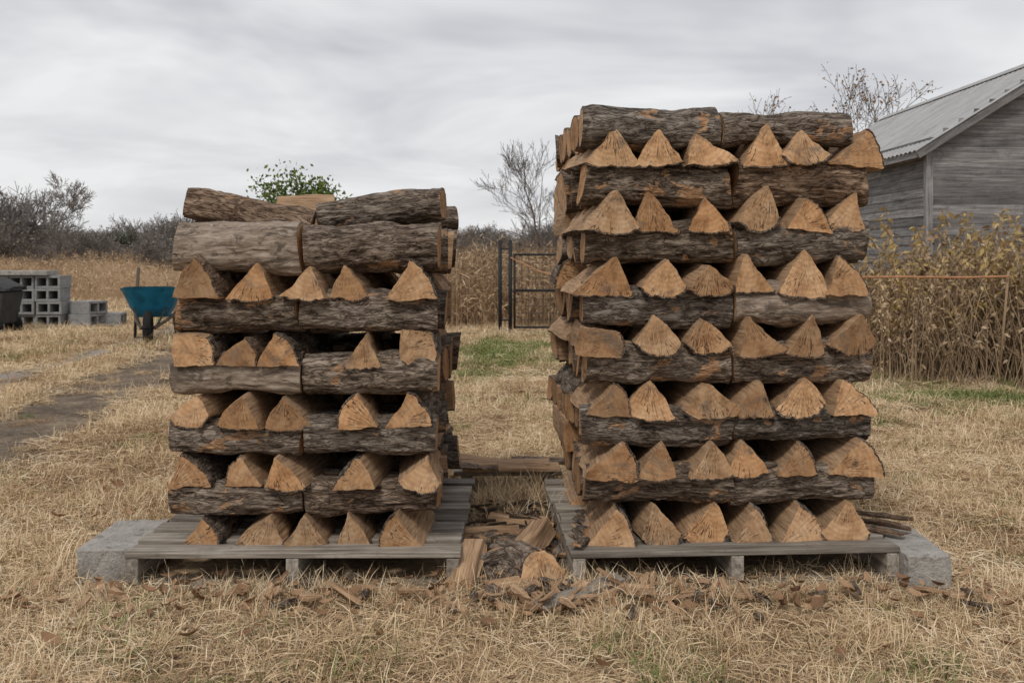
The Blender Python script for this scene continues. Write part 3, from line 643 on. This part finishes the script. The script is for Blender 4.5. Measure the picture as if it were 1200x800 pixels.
x2=rng.uniform(-38,-28.5,22); y2=rng.uniform(52,66,22); s2_=rng.uniform(.45,.95,22); i2=rng.choice([0,1,2],22,p=[.5,.35,.15])
x3=rng.uniform(-28,12,60); y3=rng.uniform(60,80,60); s3=rng.uniform(.35,.55,60); i3=rng.choice([1,3],60)
x=np.concatenate([x,x2,x3]);y=np.concatenate([y,y2,y3]);s=np.concatenate([s,s2_,s3]);ix=np.concatenate([ix,i2,i3]);n=len(x)
scatter('distant_trees',TS,np.stack([x,y,x*0],1),np.stack([x*0,x*0,rng.random(n)*6],1),np.stack([s*1.2,s*1.2,s],1),ix)
# ------------------------------------------------------------------ weed thicket at right
def stalk(m,h,n,yel=.7,big=1.):
    for _ in range(n):
        b=np.append(rng.normal(0,.12,2),0); az=rng.random()*6.283; ln=rng.uniform(0,.5); L=h*rng.uniform(.55,1.05)
        fn=lambda t:b+np.array([math.cos(az)*ln*t**2*L,math.sin(az)*ln*t**2*L,L*(t-.12*ln*t*t)])
        m.tube([fn(t) for t in np.linspace(0,1,7)],np.linspace(.0055,.002,7),4,0,rng.random())
        for q in range(46):
            t=.12+.88*rng.random()**.6; p=fn(t)+rng.normal(0,.02,3)*t; a=rng.random()*6.283; ll=rng.uniform(.03,.075)*big; dr=rng.uniform(-1.4,.4)
            d=np.array([math.cos(a),math.sin(a),dr]); d/=np.linalg.norm(d); sd=np.cross(d,rng.normal(0,1,3)); sd/=np.linalg.norm(sd); sd*=ll*.22
            mi=0
            if t>.66: mi=1 if rng.random()<yel else 0
            elif rng.random()<.08: mi=2
            if t<.6 and rng.random()<.5: continue
            m.add([p,p+d*ll*.4+sd,p+d*ll*.8+sd*.6-np.array([0,0,.008]),p+d*ll-np.array([0,0,.015]),p+d*ll*.8-sd*.6-np.array([0,0,.008]),p+d*ll*.4-sd],[(0,1,2,3,4,5)],mi,False,None,rng.random(),[1]*6)
def tangle(m,n):
    for _ in range(n):
        a=rng.random()*6.283; R0=rng.uniform(.3,.8); hh=rng.uniform(.25,1.05); b=np.append(rng.normal(0,.2,2),0); q=rng.normal(0,.06,2)
        m.tube([b+np.array([math.cos(a)*R0*t+q[0]*math.sin(t*7),math.sin(a)*R0*t+q[1]*math.sin(t*6),hh*math.sin(t*math.pi*.85)]) for t in np.linspace(0,1,9)],np.linspace(.0045,.002,9),3,0,rng.random())
ST=[src('s0',lambda m:stalk(m,1.5,5,.62,1.1),[WEED,YLEAF,OLEAF]),src('s1',lambda m:stalk(m,1.35,5,.45),[WEED,YLEAF,OLEAF]),src('s2',lambda m:stalk(m,1.0,6,.1,.8),[WEED,PALEW,OLEAF]),src('s3',lambda m:tangle(m,60),[WEED])]
n=290; x=rng.uniform(3.1,7.2,n); y=rng.uniform(8.3,10.2,n)+(x-3)*.05; s=rng.uniform(.75,1.15,n)*np.clip(.74+(x-3.1)*.28,0,1.08)*(.80+.40*vn(np.stack([x*2,y,x*0],-1))); ix=rng.choice([0,1,2,3],n,p=[.24,.16,.32,.28])
scatter('dry_weed_thicket',ST,np.stack([x,y,x*0-.02],1),np.stack([rng.normal(0,.14,n),rng.normal(0,.14,n),rng.random(n)*6],1),np.stack([s,s,s],1),ix)
# ------------------------------------------------------------------ barn
def barn():
    e=empty('wooden_barn',(0,0,0))
    xl,yf,yb=6.70,16.0,24.3; xr=9.19; W2=xr-xl; he=2.90; sl=.625; xR=xr+W2
    mb=MB(); bh=.155
    z=.05
    while z<he+sl*W2-.1:
        z1=z+bh; inset=max(0,(z+bh*.3-he)/sl)
        a=xl+inset; b=xR-inset
        if b-a>.1:
            cuts=[a]
            if b-a>2.5: cuts.append(a+(b-a)*(.3+.4*rng.random()))
            cuts.append(b)
            for c0,c1 in zip(cuts[:-1],cuts[1:]):
                mb.box(((c0+c1)/2,yf,z+bh/2),(c1-c0-.006,.022,bh+.012),Matrix.Rotation(R(6)+rng.normal(0,.010),4,'X')@Matrix.Rotation(rng.normal(0,.002),4,'Y'))
        z=z1
    z=.05
    while z<he-.02:
        c=yf+.05+rng.random()*3+2
        for y0,y1 in((yf+.03,c),(c,yb)):
            mb.box((xl,(y0+y1)/2,z+bh/2),(.022,y1-y0-.006,bh+.012),Matrix.Rotation(R(6),4,'Y'))
        z+=bh
    mb.build('siding',[SIDING],parent=e,bevel=.003)
    mb=MB(); mb.box(((xl+xR)/2,(yf+yb)/2+.05,he/2),(xR-xl-.08,yb-yf-.1,he-.02))
    v=[[xl+.05,yf+.05,he-.03],[xR-.05,yf+.05,he-.03],[xr,yf+.05,he+sl*W2-.1],[xl+.05,yb,he-.03],[xR-.05,yb,he-.03],[xr,yb,he+sl*W2-.1]]
    mb.add(v,[(0,1,2),(3,5,4),(0,3,4,1),(0,2,5,3),(1,4,5,2)]); mb.build('inner_walls',[SIDING],parent=e)
    mb=MB(); mb.box((xl-.012,yf-.03,he/2),(.11,.05,he),None,0,.8); mb.box((xR+.012,yf-.03,he/2),(.11,.05,he))
    ang=math.atan(sl); Lr=math.hypot(W2+.3,(W2+.3)*sl)
    for sg in(-1,1):
        cx=xr+sg*(W2+.25)/2; cz=he+sl*W2-(W2+.25)/2*sl-.03
        mb.box((cx,yf-.20,cz),(Lr-.03,.03,.13),Matrix.Rotation(sg*ang,4,'Y'))
        mb.box((xr+sg*(W2+.24),(yf+yb)/2,he-.24*sl-.03),(.025,yb-yf+.35,.11))
    mb.box((xl-.035,yf+.04,he/2),(.02,.11,he-.01),None,0,.8)
    mb.build('trim_boards',[SIDING],parent=e,bevel=.003)
    N=NT('galvanised_roof'); v_,g,r=offs(N); n1=N.noise(N.vmath('MULTIPLY',g,(6,1.2,1)),1,4,.65); n2=N.noise(g,7,4,.7)
    c=N.ramp(n1,[(.3,(.27,.265,.26)),(.6,(.44,.44,.44))]); c=N.mix(N.ramp(n2,[(.56,0.),(.7,.55)]),c,(.24,.18,.14)); N.b.inputs['Metallic'].default_value=.25; RM=N.fin(c,.6)
    for sg in(-1,1):
        mb=MB(); ys=np.arange(yf-.24,yb+.25,.0225); u=np.linspace(0,1,14); V=[];GG=[]
        for y in ys:
            for t in u:
                d=(W2+.28)*t; w=.012*math.sin(y/.18*2*math.pi)+.004*math.sin(t*30)
                V.append([xr+sg*d,y,he+sl*W2-d*sl+.055+w]); GG.append([y,d,0])
        m=len(u); f=[(i*m+j,i*m+j+1,(i+1)*m+j+1,(i+1)*m+j) for i in range(len(ys)-1) for j in range(m-1)]
        mb.add(V,f,0,True,GG); mb.build('roof_sheet',[RM],parent=e)
    mb=MB()
    for sg in(-1,1): mb.box((xr+sg*.10,(yf+yb)/2,he+sl*W2+.075-.10*sl+.015),(.24,yb-yf+.5,.006),Matrix.Rotation(sg*ang,4,'Y'))
    mb.build('ridge_cap',[RM],parent=e)
barn()
# ------------------------------------------------------------------ gate + rope
DARKM=plain_mat('dark_painted_steel',(.035,.037,.04),.6,.3,.2); WIRE=plain_mat('wire',(.09,.085,.08),.6,.5,.2)
mb=MB(); Yg=14.0
for X in(at(586,Yg),at(598,Yg)): mb.tube([(X,Yg,-.05),(X,Yg,1.32)],.028,10,0,cap=True)
x0=at(598,Yg)+.06; x1=1.5
for z in(.10,.62,1.12): mb.tube([(x0,Yg,z),(x1,Yg,z)],.016,8,0,cap=True)
for X in(x0,(x0+x1)/2,x1): mb.tube([(X,Yg,.08),(X,Yg,1.13)],.016,8,0,cap=True)
for X in np.arange(x0+.1,x1,.1): mb.tube([(X,Yg+.01,.1),(X,Yg+.01,1.12)],.003,4,1)
for z in np.arange(.2,1.1,.1): mb.tube([(x0,Yg+.012,z),(x1,Yg+.012,z)],.003,4,1)
mb.tube([(at(586,Yg),Yg,1.2),(at(598,Yg),Yg,1.2)],.014,6,0); mb.tube([(at(586,Yg),Yg,.2),(at(598,Yg),Yg,.2)],.014,6,0)
mb.build('metal_gate',[DARKM,WIRE])
ROPE=plain_mat('orange_rope',(.48,.24,.13),.8,0,.2)
mb=MB(); pts=[(at(598,Yg),Yg-.04,1.08),(.35,13.9,.9),(.62,13.6,.82),(1.5,12,.82),(3.1,8.15,.93),(3.7,8.12,.925),(4.04,8.1,.935)]
pts=np.array(pts); t=np.linspace(0,len(pts)-1,50); pp=np.stack([np.interp(t,range(len(pts)),pts[:,k]) for k in range(3)],1); mb.tube(pp,.010,6); mb.build('orange_rope',[ROPE])
mb=MB(); mb.tube([(4.06,8.32,-.05),(4.05,8.12,.98)],.010,8,cap=True); mb.build('fence_stake',[WEED])
# ------------------------------------------------------------------ cinder blocks
def cinder(mb,c,rz=0):
    Mx=Matrix.Translation(c)@Matrix.Rotation(rz,4,'Z'); rd=rng.random()
    def bx(o,s): mb.box(tuple(Mx@Vector(o)),s,Matrix.Rotation(rz,4,'Z'),0,rd)
    for z in(-.08,.08): bx((0,0,z),(.39,.39,.036))
    for x in(-.178,0,.178): bx((x,0,0),(.036,.388,.124))
    bx((0,.12,0),(.32,.02,.122))
mb=MB(); Yb=15.5
for r_ in range(4):
    for c_ in range(3):
        cinder(mb,(-8.35+.405*c_+.405+rng.normal(0,.01),Yb+rng.normal(0,.015),.1+.2*r_),rng.normal(0,.02))
for c_ in range(1,3): cinder(mb,(-8.35+.405*c_+.405,Yb+.42,.1+.0))
mb.build('cinder_block_pile',[CONC2],bevel=.004)
mb=MB()
for i,(a,b,z,rz) in enumerate([(-6.66,15.6,.1,1.35),(-6.40,15.9,.1,1.7),(-6.64,15.62,.30,1.2)]): cinder(mb,(a,b,z),rz)
mb.build('loose_cinder_blocks',[CONC2],bevel=.004)
mb=MB(); mb.box((-7.75,15.45,.84),(1.25,.42,.07),None,0,.9); mb.build('concrete_slab',[CONC],bevel=.006)
# dark lidded cart at the left edge
e=empty('lidded_utility_cart',(-7.50,14.1,0),.05)
DP=plain_mat('dark_plastic',(.05,.05,.052),.7,0,.2,6)
mb=MB()
V=[[-.36,-.28,.14],[.36,-.28,.14],[.36,.28,.14],[-.36,.28,.14],[-.44,-.33,.60],[.44,-.33,.60],[.44,.33,.60],[-.44,.33,.60]]
mb.add(V,[(3,2,1,0),(0,1,5,4),(1,2,6,5),(2,3,7,6),(3,0,4,7),(4,5,6,7)]); mb.build('tub',[DP],parent=e,bevel=.02)
mb=MB(); V=[[-.48,-.36,.61],[.48,-.36,.61],[.48,.36,.61],[-.48,.36,.61],[-.44,-.33,.80],[.20,-.33,.78],[.20,.33,.78],[-.44,.33,.80],[.47,-.34,.65],[.47,.34,.65]]
mb.add(V,[(3,2,1,0),(0,1,8,5,4),(1,2,9,8),(8,9,6,5),(2,3,7,6,9),(3,0,4,7),(4,5,6,7)]); mb.build('lid',[DP],parent=e,bevel=.012)
mb=MB()
for sx in(-.3,.3):
    for sy in(-.30,.30): mb.tube([(sx,sy-.03,.12),(sx,sy+.03,.12)],.12,18,cap=True)
mb.tube([(.40,-.2,.58),(.52,-.2,.66),(.52,.2,.66),(.40,.2,.58)],.012,8); mb.build('wheels_and_handle',[plain_mat('black_rubber',(.02,.02,.02),.8)],parent=e)
# ------------------------------------------------------------------ wheelbarrow
def wheelbarrow(loc,rz,sc):
    e=empty('wheelbarrow',loc,rz); e.scale=(sc,sc,sc)
    BL=plain_mat('blue_painted_steel',(.02,.20,.36),.45,.1,.2,8); RB=plain_mat('rubber',(.02,.02,.02),.8)
    WD=plank_mat('handle_wood',(.05,.04,.03),(.09,.07,.055),(.15,.12,.09))
    mb=MB()
    rings=[(.0,.30,.20,.15),(.0,.30,.24,.18),(.02,.42,.33,.25),(.04,.60,.44,.33),(.04,.62,.46,.35),(.04,.615,.435,.325),(.02,.43,.32,.24),(0,.315,.235,.175)]
    V=[];K=32
    for (cx,z,a,b) in rings:
        for k in range(K):
            t=k/K*2*math.pi; c,s_=math.cos(t),math.sin(t); ex=.45
            V.append([cx+a*abs(c)**ex*(1 if c>0 else -1),b*abs(s_)**ex*(1 if s_>0 else -1),z+(.05*c if z>.5 else 0)])
    f=[(i*K+k,i*K+(k+1)%K,(i+1)*K+(k+1)%K,(i+1)*K+k) for i in range(len(rings)-1) for k in range(K)]
    f.append(tuple(range(K))[::-1]); f.append(tuple((len(rings)-1)*K+k for k in range(K))); mb.add(V,f,0,True); mb.build('tray',[BL],parent=e,sharp=50)
    mb=MB()
    for s_ in(-1,1):
        mb.tube([(.62,s_*.07,.20),(.2,s_*.18,.27),(-.3,s_*.24,.33),(-.75,s_*.27,.68),(-.95,s_*.28,.86)],.021,8,0,cap=True)
    mb.build('handles',[WD],parent=e)
    mb=MB()
    for s_ in(-1,1):
        mb.tube([(-.1,s_*.22,.30),(-.22,s_*.24,.0),(-.38,s_*.25,.0),(-.42,s_*.25,.33)],.013,6,0)
        mb.tube([(.55,s_*.08,.20),(.35,s_*.18,.42)],.012,6,0)
    mb.tube([(-.3,-.25,.02),(-.3,.25,.02)],.012,6,0); mb.build('legs',[DARKM],parent=e)
    mb=MB(); a=np.linspace(0,2*math.pi,29); mb.tube([(.60+.155*math.cos(t),0,.20+.155*math.sin(t)) for t in a],.045,10,0); mb.tube([(.60,-.09,.20),(.60,.09,.20)],.02,8,0,cap=True)
    mb.tube([(.60,-.015,.20),(.60,.015,.20)],.125,20,0,cap=True); mb.build('wheel',[RB],parent=e)
wheelbarrow((at(180,12.9),12.9,0),R(-76),1.08)
# ------------------------------------------------------------------ world + light
w=bpy.data.worlds.new('World'); scene.world=w; w.use_nodes=True; t=w.node_tree; n=t.nodes; L=t.links.new
bg=n['Background']; bg.inputs[1].default_value=.1
sky=n.new('ShaderNodeTexSky'); sky.sky_type='NISHITA'; sky.sun_disc=False; EL=R(48); AZ=R(205)
sky.sun_elevation=EL; sky.sun_rotation=AZ
tc=n.new('ShaderNodeTexCoord'); sp=n.new('ShaderNodeSeparateXYZ'); L(tc.outputs['Generated'],sp.inputs[0])
def M_(op,a,b):
    q=n.new('ShaderNodeMath'); q.operation=op
    for i,v in((0,a),(1,b)):
        if isinstance(v,(int,float)): q.inputs[i].default_value=v
        else: L(v,q.inputs[i])
    return q.outputs[0]
zc=M_('ADD',M_('MAXIMUM',sp.outputs[2],0.),.16)
cb=n.new('ShaderNodeCombineXYZ'); L(M_('DIVIDE',sp.outputs[0],zc),cb.inputs[0]); L(M_('DIVIDE',sp.outputs[1],zc),cb.inputs[1])
nz=n.new('ShaderNodeTexNoise'); L(cb.outputs[0],nz.inputs['Vector']); nz.inputs['Scale'].default_value=.9; nz.inputs['Detail'].default_value=4; nz.inputs['Roughness'].default_value=.55; nz.inputs['Distortion'].default_value=.4
rp=n.new('ShaderNodeValToRGB'); e=rp.color_ramp.elements; e[0].position=.36; e[0].color=(.54,.55,.585,1); e[1].position=.62; e[1].color=(.87,.87,.875,1); L(nz.outputs[0],rp.inputs[0])
hz=n.new('ShaderNodeValToRGB'); e=hz.color_ramp.elements; e[0].position=0; e[0].color=(.6,.6,.6,1); e[1].position=.18; e[1].color=(0,0,0,1); L(sp.outputs[2],hz.inputs[0])
m1=n.new('ShaderNodeMix'); m1.data_type='RGBA'; L(hz.outputs[0],m1.inputs[0]); L(rp.outputs[0],m1.inputs[6]); m1.inputs[7].default_value=(.82,.82,.83,1)
sc_=n.new('ShaderNodeMix'); sc_.data_type='RGBA'; sc_.blend_type='MULTIPLY'; sc_.inputs[0].default_value=1; L(m1.outputs[2],sc_.inputs[6]); sc_.inputs[7].default_value=(10,10,10,1)
m2=n.new('ShaderNodeMix'); m2.data_type='RGBA'; m2.inputs[0].default_value=.05; L(sc_.outputs[2],m2.inputs[6]); L(sky.outputs[0],m2.inputs[7]); L(m2.outputs[2],bg.inputs[0])
sl=bpy.data.lights.new('sun','SUN'); sl.energy=1.5; sl.angle=R(12); sl.color=(1,.93,.83); so=bpy.data.objects.new('sun',sl); scene.collection.objects.link(so)
sl.energy=1.5
sd=Vector((-math.cos(EL)*math.sin(R(25)),-math.cos(EL)*math.cos(R(25)),math.sin(EL))); so.rotation_euler=sd.to_track_quat('Z','Y').to_euler()
# ------------------------------------------------------------------ camera
cam=bpy.data.cameras.new('camera'); cam.lens=35.0; cam.sensor_width=36; cam.shift_y=-100/1200; cam.clip_end=3000
co=bpy.data.objects.new('camera',cam); co.location=(0,0,H); co.rotation_euler=(R(90),0,0); scene.collection.objects.link(co); scene.camera=co
cam.dof.use_dof=True; cam.dof.focus_distance=3.45; cam.dof.aperture_fstop=9
